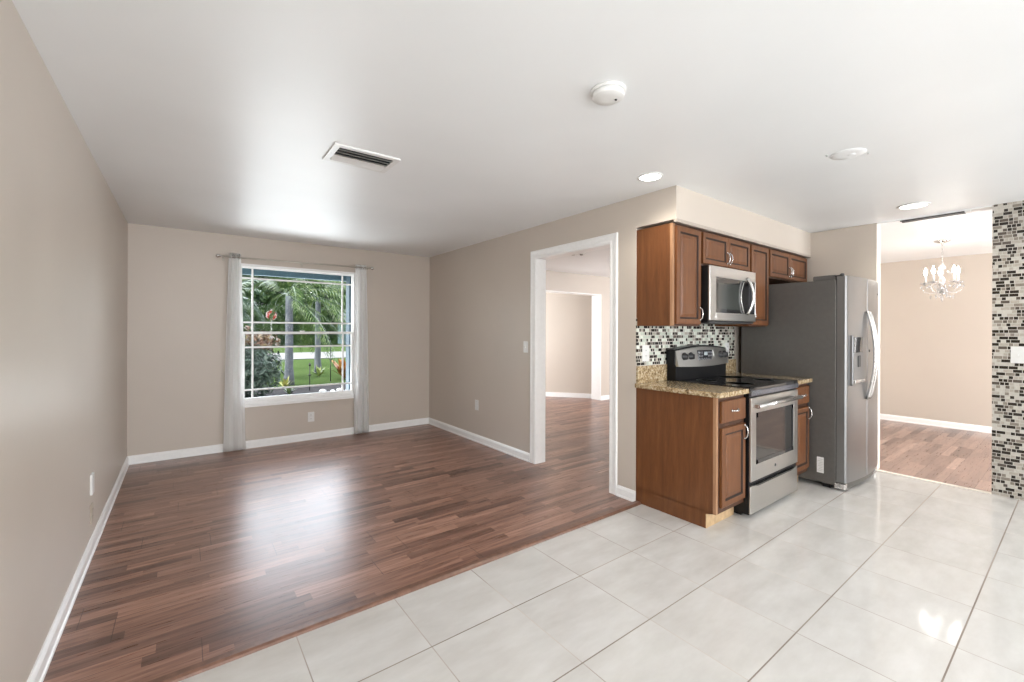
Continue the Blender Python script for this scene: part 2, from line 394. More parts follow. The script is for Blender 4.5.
# cased opening: jamb and moulded casing with mitred corners
tc = MB()
tc.box(XR-.004, XR+.124, DY0-.001, DY0+.016, 0, DZ).box(XR-.004, XR+.124, DY1-.016, DY1+.001, 0, DZ).box(XR-.004, XR+.124, DY0+.016, DY1-.016, DZ-.016, DZ+.001)
for side, sx in ((XR, -1), (XR+.12, 1)):
    prof = [(-.012, 0), (-.012, .010), (-.006, .014), (.004, .014), (.012, .010), (.040, .012), (.048, .016), (.064, .016), (.068, .011), (.068, 0)]
    path = [(DY0, 0, -1, 0), (DY0, DZ, -1, 1), (DY1, DZ, 1, 1), (DY1, 0, 1, 0)]
    rings = [[tc.bm.verts.new((side+sx*th, y+oy*d, z+oz*d)) for d, th in prof] for y, z, oy, oz in path]
    for A, B in zip(rings, rings[1:]):
        for k in range(len(prof)-1): tc.bm.faces.new((A[k], A[k+1], B[k+1], B[k]))
    tc.bm.faces.new(rings[0]); tc.bm.faces.new(rings[-1])
struct('trim_5', tc, M['trim'])

# ---------------------------------------------------------------- living room window
w = thing('window_1', 'white double-hung window with narrow border grilles looking onto the garden', 'window', (1.17, YB, WZ0)); w['kind'] = 'structure'
for k in ('label', 'category'): del w[k]
fr = MB()
y0, y1 = YB-.004, YB+.10
fr.box(WX0, WX0+.035, y0, y1, WZ0, WZ1).box(WX1-.035, WX1, y0, y1, WZ0, WZ1).box(WX0+.035, WX1-.035, y0+.001, y1, WZ1-.03, WZ1).box(WX0+.035, WX1-.035, y0+.001, y1, WZ0+.0045, WZ0+.045)
wf = obj('window_frame', fr, M['trim'], w)
obj('window_sill', MB().box(WX0-.02, WX1+.02, YB-.03, YB+.06, WZ0-.032, WZ0+.004, .005), M['trim'], w)
CHAMP = plain('champagne_metal', (.50, .46, .40), .4, .3)
gx0, gx1 = .533, 1.795
def sash(z0, z1, yy, nm, sl, sr, tr):
    b = MB()
    b.box(gx0, gx0+sl, yy, yy+.03, z0, z1).box(gx1-sr, gx1, yy, yy+.03, z0, z1).box(gx0+sl, gx1-sr, yy-.001, yy+.029, z1-tr, z1).box(gx0+sl, gx1-sr, yy-.001, yy+.029, z0, z0+.028)
    sa = obj(nm, b, M['trim'], w)
    m = MB(); t = .0095
    for x in (.646, 1.667): m.box(x-t, x+t, yy+.010, yy+.022, z0+.02, z1-.02)
    return sa, m
s1, m1 = sash(1.318, 2.100, YB+.055, 'upper_sash', .008, .008, .014); s2, m2 = sash(.548, 1.345, YB+.02, 'lower_sash', .034, .024, .028)
for z in (1.969, 1.454): m1.box(gx0, gx1, YB+.066, YB+.076, z-.0095, z+.0095)
for z in (1.163, .668): m2.box(gx0, gx1, YB+.031, YB+.041, z-.0095, z+.0095)
obj('grille', m1, M['trim'], s1); obj('grille', m2, M['trim'], s2)
obj('glass_pane', MB().box(gx0+.003, gx1-.003, YB+.0675, YB+.0705, 1.33, 2.08), M['glass'], s1)
obj('glass_pane', MB().box(gx0+.003, gx1-.003, YB+.0325, YB+.0355, .56, 1.34), M['glass'], s2)
obj('sash_lock', MB().box(1.15, 1.20, YB+.012, YB+.03, 1.345, 1.358, .003), M['white'], s2)

# curtain rod and curtains
RZ, RY = 2.178, YB-.085
rod = thing('curtain_rod', 'slim brushed metal curtain rod with round finials above the window', 'curtain rod', (1.16, YB, RZ))
obj('rod', MB().tube([(.345, RY, RZ), (1.97, RY, RZ+.012)], .010, 10), CHAMP, rod)
for x, sx, dz in ((.345, -1, 0), (1.97, 1, .012)):
    obj('finial', MB().lathe([(.010, 0), (.012, sx*.012), (.006, sx*.018), (.017, sx*.030), (.021, sx*.042), (.017, sx*.055), (.004, sx*.064)], (x, RY, RZ+dz), 'x', 14), M['chrome'], rod)
    obj('bracket', MB().box(x-sx*.012-.006, x-sx*.012+.006, RY-.004, YB, RZ+dz-.016, RZ+dz-.006, .001).box(x-sx*.012-.012, x-sx*.012+.012, YB-.005, YB, RZ+dz-.04, RZ+dz+.02, .002), CHAMP, rod)
obj('bracket', MB().box(1.154, 1.166, RY-.004, YB, RZ-.011, RZ-.001).box(1.148, 1.172, YB-.005, YB, RZ-.04, RZ+.02, .002), CHAMP, rod)
def curtain(name, xt0, xt1, xb0, xb1, label, nf, ph):
    top = RZ+.045; bot = .012
    t = thing(name, label, 'curtain', ((xb0+xb1)/2, RY, bot))
    bm = bmesh.new(); NX, NZ = 64, 30; G = []
    for j in range(NZ+1):
        v = j/NZ; z = top + (bot-top)*v; e = v**.8
        xa = xt0+(xb0-xt0)*e; xb = xt1+(xb1-xt1)*e
        row = []
        for i in range(NX+1):
            u = i/NX
            amp = .0085 + .005*v
            yy = RY + amp*math.sin(2*PI*nf*u+ph+.25*math.sin(3*v)) + .006*math.sin(5*PI*u+4*v)
            row.append(bm.verts.new((xa+(xb-xa)*(u+.018*math.sin(2*PI*nf*u*2+1)), yy, z)))
        G.append(row)
    for j in range(NZ):
        for i in range(NX):
            f = bm.faces.new((G[j][i], G[j][i+1], G[j+1][i+1], G[j+1][i])); f.smooth = True
    bmesh.ops.solidify(bm, geom=bm.faces[:], thickness=.003)
    m = MB(); m.bm = bm
    obj('fabric', m, M['curtain'], t)
    for k in range(int(nf*2)):
        x = xt0+(xt1-xt0)*(k+.5)/(nf*2)
        g = MB(); pr = [(RY+.021*math.cos(a), RZ+.004+.021*math.sin(a)) for a in [2*PI*q/16 for q in range(17)]]
        g.tube([(x, p[0], p[1]) for p in pr], .0035, 6)
        obj('grommet', g, M['chrome'], t)
curtain('curtain', .402, .512, .352, .566, 'white grommet curtain panel covering the left edge of the window', 2.5, .6)
curtain('curtain', 1.790, 1.925, 1.775, 1.968, 'white grommet curtain panel hanging at the right edge of the window', 2.5, 2.2)

# ---------------------------------------------------------------- wall plates
def plate(name, label, cat, c, axis, sgn, w_, h_, mat, kind='outlet', th=.006):
    """axis: wall normal"""
    t = thing(name, label, cat, c)
    def bx(u0, u1, z0, z1, a, b, bev=0):
        p0, p1 = sorted((a*sgn, b*sgn))
        if axis == 'y': return MB().box(c[0]+u0, c[0]+u1, c[1]+p0, c[1]+p1, c[2]+z0, c[2]+z1, bev)
        return MB().box(c[0]+p0, c[0]+p1, c[1]+u0, c[1]+u1, c[2]+z0, c[2]+z1, bev)
    obj('cover_plate', bx(-w_/2, w_/2, -h_/2, h_/2, 0, th, .002), mat, t)
    if kind == 'outlet':
        for dz in (-.022, .022):
            r = obj('receptacle', bx(-.015, .015, dz-.014, dz+.014, th-.001, th+.003, .002), mat, t)
            for du in (-.006, .006): obj('slot', bx(du-.0012, du+.0012, dz-.002, dz+.007, th+.002, th+.0034), M['slot'], r)
    elif kind == 'switch':
        n = max(1, round(w_/.06)) if w_ > .1 else 1
        for k in range(n):
            du = (k-(n-1)/2)*.046
            obj('toggle', bx(du-.005, du+.005, -.010, .012, th-.001, th+.011, .002), mat, t)
    elif kind == 'blank':
        obj('screw', bx(-.003, .003, .038, .044, th-.001, th+.001), M['chrome'], t)
    return t
plate('wall_outlet', 'white duplex outlet on the back wall below the window', 'outlet', (1.275, YB, .244+.04), 'y', -1, .075, .12, M['white'])
plate('light_switch', 'white single light switch beside the cased doorway', 'light switch', (XR, 3.583, 1.195), 'x', -1, .075, .12, M['white'], 'switch')
plate('blank_wall_plate', 'white blank plate low on the wall left of the doorway', 'wall plate', (XR, 4.54, .45), 'x', -1, .075, .125, M['white'], 'blank')
plate('blank_wall_plate', 'white plate on the left wall, upper of the two there', 'wall plate', (XL, 3.69, .418), 'x', 1, .075, .125, M['white'], 'blank', .012)
plate('wall_outlet', 'beige outlet plate low on the left wall under the white plate', 'outlet', (XL, 3.70, .235), 'x', 1, .075, .115, M['beigeplate'])
plate('light_switch', 'white double switch plate on the mosaic tile wall', 'light switch', (XD, .325, 1.182), 'x', -1, .13, .135, M['white'], 'switch')
plate('wall_outlet', 'white outlet on the mosaic backsplash left of the stove', 'outlet', (3.003, YK-.008, 1.186), 'y', -1, .085, .13, M['white'])
plate('wall_outlet', 'white outlet on the mosaic backsplash right of the stove', 'outlet', (4.325, YK-.008, 1.19), 'y', -1, .075, .13, M['white'])

# ---------------------------------------------------------------- ceiling fixtures
v = thing('ceiling_vent', 'white rectangular ceiling air vent with dark louvers over the wood floor', 'air vent', (.885, 2.735, H))
vx0, vx1, vy0, vy1 = .69, 1.085, 2.60, 2.882
b = MB(); e = .035
b.box(vx0+e, vx1-e, vy0, vy0+e, H-.010, H).box(vx0+e, vx1-e, vy1-e, vy1, H-.010, H).box(vx0, vx0+e, vy0, vy1, H-.0105, H).box(vx1-e, vx1, vy0, vy1, H-.0105, H)
obj('frame', b, M['white'], v)
obj('duct_opening', MB().box(vx0+e, vx1-e, vy0+e, vy1-e, H-.003, H-.001), M['slot'], v)
obj('louver', MB().prism([(vy1-e-.078, H-.005), (vy1-e-.076, H-.003), (vy1-e-.010, H-.016), (vy1-e-.012, H-.018)], 'x', vx0+e, vx1-e), M['white'], v)
for k in range(3):
    y = vy0+e+.022+k*.042
    s = 1 if k < 4 else -1.5
    obj('louver', MB().prism([(y+.010*s, H-.003), (y+.012*s, H-.003), (y-.010*s, H-.018), (y-.013*s, H-.017)], 'x', vx0+e, vx1-e), M['ventm'] if k < 4 else M['white'], v)
for x in (vx0+.016, vx1-.016): obj('screw', MB().lathe([(.004, 0), (.003, -.002)], (x, (vy0+vy1)/2, H-.010), 'z', 8), M['ventm'], v)

sm = thing('smoke_detector', 'round white smoke detector on the kitchen ceiling', 'smoke detector', (1.512, 1.296, H))
obj('base_ring', MB().lathe([(.078, 0), (.078, -.010), (.072, -.012)], (1.512, 1.296, H), 'z', 36), M['white'], sm)
obj('cover', MB().lathe([(.070, -.011), (.070, -.030), (.066, -.034), (.030, -.036), (.001, -.036)], (1.512, 1.296, H), 'z', 36), M['white'], sm)
obj('test_button', MB().lathe([(.006, -.035), (.005, -.040)], (1.545, 1.28, H), 'z', 10), M['slot'], sm)

def downlight(c, r, label, power):
    t = thing('recessed_light', label, 'ceiling light', (c[0], c[1], H))
    obj('trim_ring', MB().lathe([(r, 0), (r, -.006), (r*.86, -.009), (r*.84, -.003)], (c[0], c[1], H), 'z', 32), M['white'], t)
    obj('lens', MB().lathe([(r*.83, -.0015), (r*.83, -.0055), (.001, -.006)], (c[0], c[1], H), 'z', 32), M['lamp'], t)
    d = bpy.data.lights.new('recessed_lamp', 'SPOT'); d.energy = power; d.spot_size = 2.6; d.spot_blend = .8; d.shadow_soft_size = .07; d.color = (1, .93, .82)
    o = bpy.data.objects.new('recessed_lamp', d); COL.objects.link(o); o.location = (c[0], c[1], H-.03)
downlight((2.586, 1.838), .085, 'lit round ceiling light near the corner of the soffit', 20)
downlight((4.94, .90), .105, 'lit round ceiling light in front of the dining room opening', 20)
cp = thing('ceiling_cover_plate', 'unlit round white cover on the kitchen ceiling between the lights', 'ceiling fixture', (3.20, .88, H))
obj('plate', MB().lathe([(.09, 0), (.087, -.003), (.05, -.0045), (.001, -.0045)], (3.20, .88, H), 'z', 32), M['ceil'], cp)
obj('lens', MB().lathe([(.022, -.004), (.018, -.007), (.001, -.008)], (3.215, .865, H), 'z', 20), M['ceil'], cp)
for dx, dy in ((-.075, .085), (.075, -.08)):
    obj('screw', MB().lathe([(.006, -.001), (.005, -.008)], (3.20+dx, .88+dy, H), 'z', 8), M['ventm'], cp)
lv = thing('linear_ceiling_vent', 'long narrow dark slot vent at the dining room opening', 'air vent', (5.50, .88, H-.012))
obj('frame', MB().box(5.455, 5.475, .66, 1.09, H-.022, H-.012, .002).box(5.525, 5.545, .66, 1.09, H-.022, H-.012, .002), M['dkplastic'], lv)
for k in range(3): obj('slat', MB().box(5.478+k*.017, 5.490+k*.017, .665, 1.085, H-.021, H-.012), M['dkplastic'], lv)
obj('end_cap', MB().box(5.46, 5.54, .625, .66, H-.022, H-.012, .002), M['white'], lv)
cf = thing('ceiling_cover_plate', 'small white ceiling fixture with two dark sockets seen through the doorway', 'ceiling fixture', (4.33, 4.25, H))
obj('plate', MB().lathe([(.11, 0), (.10, -.014), (.001, -.016)], (4.33, 4.25, H), 'z', 24), M['white'], cf)
for dx, dy in ((-.045, .035), (.045, -.035)): obj('socket', MB().lathe([(.026, -.013), (.022, -.034), (.001, -.034)], (4.33+dx, 4.25+dy, H), 'z', 12), M['ventm'], cf)

# ---------------------------------------------------------------- kitchen joinery
def panel_front(x0, x1, z0, z1, yf, th=.020, fw=.052, nm=None):
    """raised panel door/drawer front facing -Y, front face at yf; material 0 wood, 1 glaze"""
    m = MB(); bm = m.bm
    prof = [(0, th, 0), (0, .003, 0), (.004, 0, 0), (fw-.010, 0, 0), (fw-.006, .001, 1), (fw-.001, .008, 1), (fw+.004, .008, 1), (fw+.010, .008, 0), (fw+.028, .002, 0), (fw+.032, .0015, 0)]
    if min(x1-x0, z1-z0) < 2*(fw+.05): prof = [(0, th, 0), (0, .004, 0), (.005, 0, 0), (.012, 0, 0), (.014, 0.0, 0)]
    rings = []
    for ins, d, g in prof:
        rings.append(([bm.verts.new((x, yf+d, z)) for x, z in ((x0+ins, z0+ins), (x1-ins, z0+ins), (x1-ins, z1-ins), (x0+ins, z1-ins))], g))
    for (A, ga), (B, gb) in zip(rings, rings[1:]):
        for k in range(4):
            f = bm.faces.new((A[k], A[(k+1) % 4], B[(k+1) % 4], B[k])); f.material_index = 1 if gb else 0
    bm.faces.new(rings[-1][0]); bm.faces.new(rings[0][0])
    return m
def pull(x, z, yf, parent, vert=True, L=.096):
    """bow pull standing 25 mm off the face"""
    m = MB(); pts = []
    for k in range(13):
        u = k/12; s = (u-.5)*L
        d = .006 + .020*math.sin(PI*u)**.6
        pts.append((x, yf-d, z+s) if vert else (x+s, yf-d, z))
    m.tube(pts, .0048, 8)
    for sg in (-.5, .5):
        c = (x, yf, z+sg*L) if vert else (x+sg*L, yf, z)
        m.lathe([(.009, 0), (.008, -.006), (.005, -.010)], c, 'y', 10)
    return obj('pull', m, M['chrome'], parent)
WOODS = [M['oak'], M['glaze']]
M['frame'] = cabinet_wood('shaded_face_frame', [(.3, (.05, .019, .009)), (.7, (.085, .034, .015))])  # wood darkened to paint in the shade between the doors
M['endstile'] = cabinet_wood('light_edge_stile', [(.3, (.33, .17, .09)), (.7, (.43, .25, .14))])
CTZ = .915; CT = .035
def base_cabinet(x0, x1, label, endpanel):
    yf = 1.527
    t = thing('base_cabinet', label, 'base cabinet', ((x0+x1)/2, 1.85, 0))
    b = MB().box(x0, x1, yf, YK-.001, .115, CTZ)
    if endpanel: b.prism([(1.600, 0), (YK-.001, 0), (YK-.001, .12), (1.527, .12), (1.600, .10)], 'x', x0, x0+.018)
    obj('carcass', b, M['oak'], t)
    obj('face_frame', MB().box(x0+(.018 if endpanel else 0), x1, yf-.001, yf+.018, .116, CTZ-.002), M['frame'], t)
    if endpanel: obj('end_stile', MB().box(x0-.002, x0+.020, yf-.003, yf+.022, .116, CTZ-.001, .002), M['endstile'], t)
    obj('toe_kick', MB().box(x0+.002, x1, 1.597, 1.612, 0, .115), M['rawwood'], t)
    fx0, fx1 = (x0+.045 if endpanel else x0+.02), x1-.012
    d = obj('drawer_front', panel_front(fx0, fx1, .735, .885, yf-.021), WOODS, t)
    pull((fx0+fx1)/2, .812, yf-.021, d, False, .085)
    dr = obj('door', panel_front(fx0, fx1, .155, .700, yf-.021, fw=.050), WOODS, t)
    pull(fx1-.022 , .640, yf-.021, dr)
    return t
base_cabinet(2.895, 3.285, 'brown wooden base cabinet at the open left end, beside the stove', True)
base_cabinet(4.145, 4.485, 'narrow brown wooden base cabinet between the stove and the refrigerator', False)
def counter(x0, x1, label):
    t = thing('countertop', label, 'countertop', ((x0+x1)/2, 1.83, CTZ))
    obj('slab', MB().box(x0, x1, 1.488, YK-.002, CTZ, CTZ+CT, .006, 3), M['granite'], t)
    return t
c1 = counter(2.872, 3.287, 'speckled tan granite countertop left of the stove')
obj('upstand', MB().box(2.892, 3.287, YK-.022, YK-.002, CTZ+CT, 1.086, .002), M['granite'], c1)
c2 = counter(4.143, 4.492, 'speckled tan granite countertop between the stove and the refrigerator')
obj('upstand', MB().box(4.143, 4.492, YK-.022, YK-.002, CTZ+CT, 1.086, .002), M['granite'], c2)
struct('wall_backsplash', MB().box(2.892, 4.485, YK-.008, YK+.001, 1.086, 1.47), M['bsplash'])

def wall_cabinet(x0, x1, z0, z1, label, doors, yf=1.862, pulls='right', ledge=False):
    t = thing('wall_cabinet', label, 'wall cabinet', ((x0+x1)/2, 2.0, z0))
    obj('carcass', MB().box(x0, x1, yf, YK-.001, z0, z1), WOODS, t)
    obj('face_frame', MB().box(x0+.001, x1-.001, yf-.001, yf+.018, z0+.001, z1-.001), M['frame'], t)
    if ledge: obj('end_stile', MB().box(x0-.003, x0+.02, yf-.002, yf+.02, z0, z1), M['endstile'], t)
    n = doors; m = .014; W_ = (x1-x0-2*m)/n
    if ledge: pass
    for k in range(n):
        a = x0+m+k*W_+(.010 if (ledge) else 0)+.001; bb = x0+m+(k+1)*W_-.001
        d = obj('door', panel_front(a, bb, z0+.012, z1-.018, yf-.021, fw=.050 if (z1-z0) > .4 else .045), WOODS, t)
        px = bb-.020 if (n == 1 and pulls == 'right') or k == 0 and n == 2 else a+.020
        if n == 1 and pulls == 'left': px = a+.02
        if n == 1: pull(px, z0+.095, yf-.021, d)
        else: pull(px, z0+.085, yf-.021, d, True, .09)
    return t
UT = 2.172
wall_cabinet(2.896, 3.270, 1.408, UT, 'tall wall cabinet at the open left end, left of the microwave', 1, ledge=True)
wall_cabinet(3.272, 4.090, 1.895, UT, 'short two-door wall cabinet directly above the microwave', 2)
wall_cabinet(4.092, 4.470, 1.415, UT, 'tall narrow wall cabinet between the microwave and the refrigerator', 1, pulls='left')
wall_cabinet(4.472, 5.405, 1.885, UT, 'short two-door wall cabinet above the refrigerator', 2)

# ---------------------------------------------------------------- stove
r = thing('stove', 'stainless and black freestanding electric stove with smooth cooktop', 'stove', (3.715, 1.83, 0))
rx0, rx1 = 3.292, 4.138
obj('body', MB().box(rx0, rx1, 1.492, YK-.035, .025, .925, .003).box(rx0+.03, rx1-.03, 1.56, YK-.06, 0, .03), M['black'], r)
obj('cooktop', MB().box(rx0-.002, rx1+.002, 1.478, 2.075, .925, .957, .008, 3), M['blackglass'], r)
def burner(x, y, R_):
    m = MB(); m.lathe([(R_, 0), (R_, .0006), (R_-.004, .0006), (R_-.004, 0)], (x, y, .9570), 'z', 40); obj('burner_ring', m, plain('burner_marking', (.12, .12, .12), .3), r)
for a in ((3.50, 1.66, .105), (3.93, 1.66, .08), (3.50, 1.93, .08), (3.93, 1.93, .105)): burner(*a)
obj('front_lip', MB().prism([(1.476, .895), (1.512, .895), (1.512, .940), (1.484, .940), (1.474, .930)], 'x', rx0, rx1), plain('dark_steel_lip', (.22, .24, .29), .25, .9), r)
od = MB(); yd0, yd1 = 1.478, 1.493
wx0, wx1, wz0, wz1 = rx0+.085, rx1-.085, .385, .765
od.box(rx0+.003, wx0, yd0, yd1, .268, .880, .003).box(wx1, rx1-.003, yd0, yd1, .268, .880, .003).box(wx0-.004, wx1+.004, yd0, yd1, .268, wz0, .003).box(wx0-.004, wx1+.004, yd0, yd1, wz1, .880, .003)
door = obj('oven_door', od, M['steel'], r)
obj('oven_window', MB().box(wx0-.006, wx1+.006, yd0+.004, yd1-.002, wz0-.006, wz1+.006), M['ovenglass'], door)
obj('window_border', MB().box(wx0, wx0+.035, yd0+.002, yd0+.006, wz0, wz1).box(wx1-.035, wx1, yd0+.002, yd0+.006, wz0, wz1).box(wx0, wx1, yd0+.002, yd0+.006, wz1-.035, wz1).box(wx0, wx1, yd0+.002, yd0+.006, wz0, wz0+.03), M['blackglass'], door)
hm = MB().tube([(rx0+.03, 1.440, .822), (rx1-.03, 1.440, .822)], .014, 14)
for x in (rx0+.045, rx1-.045): hm.box(x-.016, x+.016, 1.436, 1.480, .806, .838, .006)
obj('handle', hm, M['chrome'], door)
obj('badge', MB().lathe([(.012, 0), (.012, -.002), (.001, -.0025)], (3.70, yd0, .325), 'y', 20), plain('dark_badge', (.10, .10, .11), .25, .6), door)
dr = obj('storage_drawer', MB().box(rx0+.003, rx1-.003, 1.480, 1.494, .032, .236, .004), M['steel'], r)
dl = MB(); 
dl.prism([(rx0+.05, .236), (rx1-.05, .236), (rx1-.12, .222), (rx0+.12, .222)], 'y', 1.4785, 1.49)
obj('finger_pull', dl, M['black'], dr)
# backguard
bg = MB()
bg.box(rx0+.005, rx1-.005, 2.085, YK-.012, .93, 1.08, .003)
def arch(n=18, x0=rx0-.004, x1=rx1+.004, zt=1.212, rise=.032):
    return [(x0+(x1-x0)*k/n, zt+rise*math.sin(PI*k/n)) for k in range(n+1)]
ap = arch()
bg.prism([(rx0-.004, 1.065)] + ap + [(rx1+.004, 1.065)], 'y', 2.095, YK-.012)
bo = obj('backguard', bg, M['black'], r)
# steel fascia, leaning back, following the arch
fm = MB(); bm = fm.bm; fa = arch(18, rx0+.006, rx1-.006, 1.200, .030); lo = []; hi = []; lob = []; hib = []
for k, (x, z) in enumerate(fa):
    bow = .018*math.sin(PI*k/18)
    lo.append(bm.verts.new((x, 2.060-bow, 1.070-.012*math.sin(PI*k/18)))); hi.append(bm.verts.new((x, 2.088-bow, z)))
    lob.append(bm.verts.new((x, 2.100, 1.070-.012*math.sin(PI*k/18)))); hib.append(bm.verts.new((x, 2.110, z)))
for A, B in ((lo, hi), (hi, hib), (hib, lob), (lob, lo)):
    for k in range(18): bm.faces.new((A[k], A[k+1], B[k+1], B[k]))
bm.faces.new((lo[0], hi[0], hib[0], lob[0])); bm.faces.new((lo[-1], hi[-1], hib[-1], lob[-1]))
ff = obj('control_fascia', fm, M['steel'], r)
def fy(x, z):  # front of the fascia
    u = (x-rx0)/(rx1-rx0); return 2.060 + .028*(z-1.07)/.13 - .018*math.sin(PI*u)
for x in (rx0+.105, rx0+.195, rx1-.155, rx1-.065):
    y = fy(x, 1.15)
    kb = obj('knob', MB().lathe([(.036, .002), (.036, -.004), (.026, -.006), (.023, -.026), (.001, -.028)], (x, y, 1.150), 'y', 20), M['dkplastic'], ff)
    obj('grip', MB().box(x-.005, x+.005, y-.036, y-.024, 1.130, 1.170, .002), M['dkplastic'], kb)
xm = (rx0+rx1)/2
disp = obj('clock_display', MB().box(xm-.125, xm+.105, fy(xm, 1.15)-.007, fy(xm, 1.15)+.02, 1.105, 1.200, .006), M['display'], ff)
for i in range(6):
    for j in range(3):
        if 1 < i < 4 and j > 0: continue
        x = xm-.108+i*.038; z = 1.122+j*.028
        obj('button', MB().box(x-.012, x+.012, fy(xm, 1.15)-.010, fy(xm, 1.15)-.004, z-.009, z+.009, .002), plain('grey_button', (.16, .16, .17), .3) if (i+j) == 0 else bpy.data.materials['grey_button'], disp)
obj('lit_digits', MB().box(xm-.035, xm+.02, fy(xm, 1.15)-.0085, fy(xm, 1.15)-.005, 1.155, 1.185), plain('display_digits', (.35, .4, .42), .3), disp)
obj('label_sticker', MB().prism([(xm+.115, 1.195), (xm+.125, 1.198), (xm+.155, 1.118), (xm+.145, 1.115)], 'y', fy(xm+.13, 1.15)-.004, fy(xm+.13, 1.15)+.01), M['white'], ff)

# ---------------------------------------------------------------- microwave
mw = thing('microwave', 'stainless over-the-range microwave with curved handle above the stove', 'microwave', (3.67, 1.98, 1.44))
mx0, mx1, mz0, mz1 = 3.282, 4.062, 1.440, 1.888
obj('body', MB().box(mx0, mx1, 1.802, YK-.002, mz0, mz1, .003), M['black'], mw)
fmw = MB(); yq0, yq1 = 1.786, 1.803
gx_0, gx_1, gz0, gz1 = mx0+.10, mx1-.012, 1.517, 1.800
fmw.box(mx0, gx_0, yq0, yq1, mz0+.012, mz1, .006).box(gx_1, mx1, yq0, yq1, mz0+.012, mz1, .003).box(gx_0-.006, mx1, yq0, yq1, mz0+.012, gz0, .004).box(gx_0-.006, mx1, yq0, yq1, gz1, mz1, .004)
mdoor = obj('door', fmw, M['steel'], mw)
obj('door_glass', MB().box(gx_0-.004, gx_1+.004, yq0+.004, yq1-.002, gz0-.004, gz1+.004), M['blackglass'], mdoor)
obj('viewing_window', MB().box(gx_0+.03, mx0+.51, yq0+.001, yq0+.006, gz0+.03, gz1-.045, .001), plain('window_mesh_screen', (.035, .04, .036), .12), mdoor)
# curved door edge line
pts = [(mx0+.565-.055*math.sin(PI*k/14), yq0+.001, gz0+.003+(gz1-gz0-.006)*k/14) for k in range(15)]
obj('door_edge_line', MB().tube(pts, .005, 8), M['chrome'], mdoor)
pts = [(mx0+.60+.015*math.sin(PI*k/18), yq0-.004-.048*math.sin(PI*k/18)**.75, gz0-.005+(gz1-gz0+.03)*k/18) for k in range(19)]
obj('handle', MB().tube(pts, [.013]+[.015]*17+[.013], 12), M['chrome'], mdoor)
obj('control_panel', MB().box(mx0+.655, gx_1-.004, yq0+.001, yq0+.006, gz0+.012, gz1-.012, .001), M['display'], mw)
obj('vent_underside', MB().box(mx0+.02, mx1-.02, 1.80, 2.1, mz0-.008, mz0+.004), M['dkplastic'], mw)

# ---------------------------------------------------------------- refrigerator
fg = thing('refrigerator', 'stainless side-by-side refrigerator with dark grey side and ice dispenser', 'refrigerator', (4.96, 1.72, 0))
fx0, fx1 = 4.503, 5.425
obj('cabinet', MB().box(fx0, fx1, 1.318, 2.12, .035, 1.818, .006), M['fside'], fg)
for xx in (fx0+.02, fx1-.07):
    for yy in (1.36, 2.02): obj('foot', MB().box(xx, xx+.05, yy, yy+.06, 0, .04), M['black'], fg)
def dfront(x):  # convex door front
    u = (x-fx0)/(fx1-fx0); return 1.243 - .040*math.sin(PI*u)
def fdoor(xa, xb, z0, z1, holes=None):
    m = MB(); n = 14; top = []
    outline = [(xa, 1.312)]
    for k in range(n+1):
        x = xa+(xb-xa)*k/n
        y = dfront(x)
        if k == 0: outline.append((x, y+.012)); x += .008
        if k == n: outline.append((x-.008, y)); outline.append((x, y+.012)); break
        outline.append((x, y))
    outline.append((xb, 1.312))
    m.prism(outline, 'z', z0, z1); return m
gap = 4.915
dz0, dz1 = .075, 1.845
fd = obj('freezer_door', fdoor(fx0-.002, gap-.003, dz0, dz1), M['steelv'], fg)
rd = obj('fridge_door', fdoor(gap+.003, fx1+.004, dz0, dz1), M['steelv'], fg)
obj('door_gasket', MB().box(fx0+.006, fx1-.006, 1.308, 1.322, .08, 1.815), M['dkplastic'], fg)
def handle(x, par):
    m = MB(); pts = []
    for k in range(25):
        u = k/24; z = .765+.785*u
        pts.append((x, dfront(x)-.006-.058*math.sin(PI*u)**.8, z))
    m.tube(pts, [.011]+[.013]*23+[.011], 12)
    obj('handle', m, M['chrome'], par)
handle(gap-.030, fd); handle(gap+.032, rd)
# dispenser recess: framed panel with dark cavity
ax, bx_ = 4.575, 4.845; yv = (dfront(ax)+dfront(bx_))/2
ds = obj('dispenser_surround', MB().box(ax-.012, bx_+.012, yv-.006, yv+.02, .905, 1.335, .005), M['steelv'], fd)
obj('dispenser_cavity', MB().box(ax, bx_, yv-.0085, yv-.002, .955, 1.185, .001), plain('cavity_grey', (.20, .20, .20), .35, .4), ds)
obj('dispenser_controls', MB().box(ax, bx_, yv-.011, yv-.002, 1.185, 1.320, .002), M['blackglass'], ds)
obj('drip_tray', MB().box(ax, bx_, yv-.022, yv-.002, .925, .953, .004), M['chrome'], ds)
obj('dispenser_paddle', MB().box((ax+bx_)/2-.03, (ax+bx_)/2+.03, yv-.016, yv-.006, 1.06, 1.16, .004), M['dkplastic'], ds)
obj('lock_badge', MB().lathe([(.012, 0), (.012, -.004), (.001, -.004)], (gap+.06, dfront(gap+.06), 1.195), 'y', 14), M['dkplastic'], rd)
obj('small_badge', MB().box(5.33, 5.36, dfront(5.345)-.003, dfront(5.345)+.006, 1.72, 1.735), M['dkplastic'], rd)
gm = MB(); ol = [(fx0+.01, 1.33)]+[(fx0+.012+(fx1-fx0-.024)*k/12, dfront(fx0+.012+(fx1-fx0-.024)*k/12)+.018) for k in range(13)]+[(fx1-.01, 1.33)]
gm.prism(ol, 'z', .022, .070); obj('base_grille', gm, M['fside'], fg)
obj('hinge_foot', MB().box(fx0, fx0+.06, 1.25, 1.33, .012, .062, .006), M['chrome'], fg)
obj('hinge_foot', MB().box(fx1-.06, fx1, 1.25, 1.33, .012, .062, .006), M['chrome'], fg)
obj('hinge_cover', MB().box(fx0+.02, fx0+.10, 1.325, 1.50, 1.816, 1.862, .010, 3), M['fside'], fg)
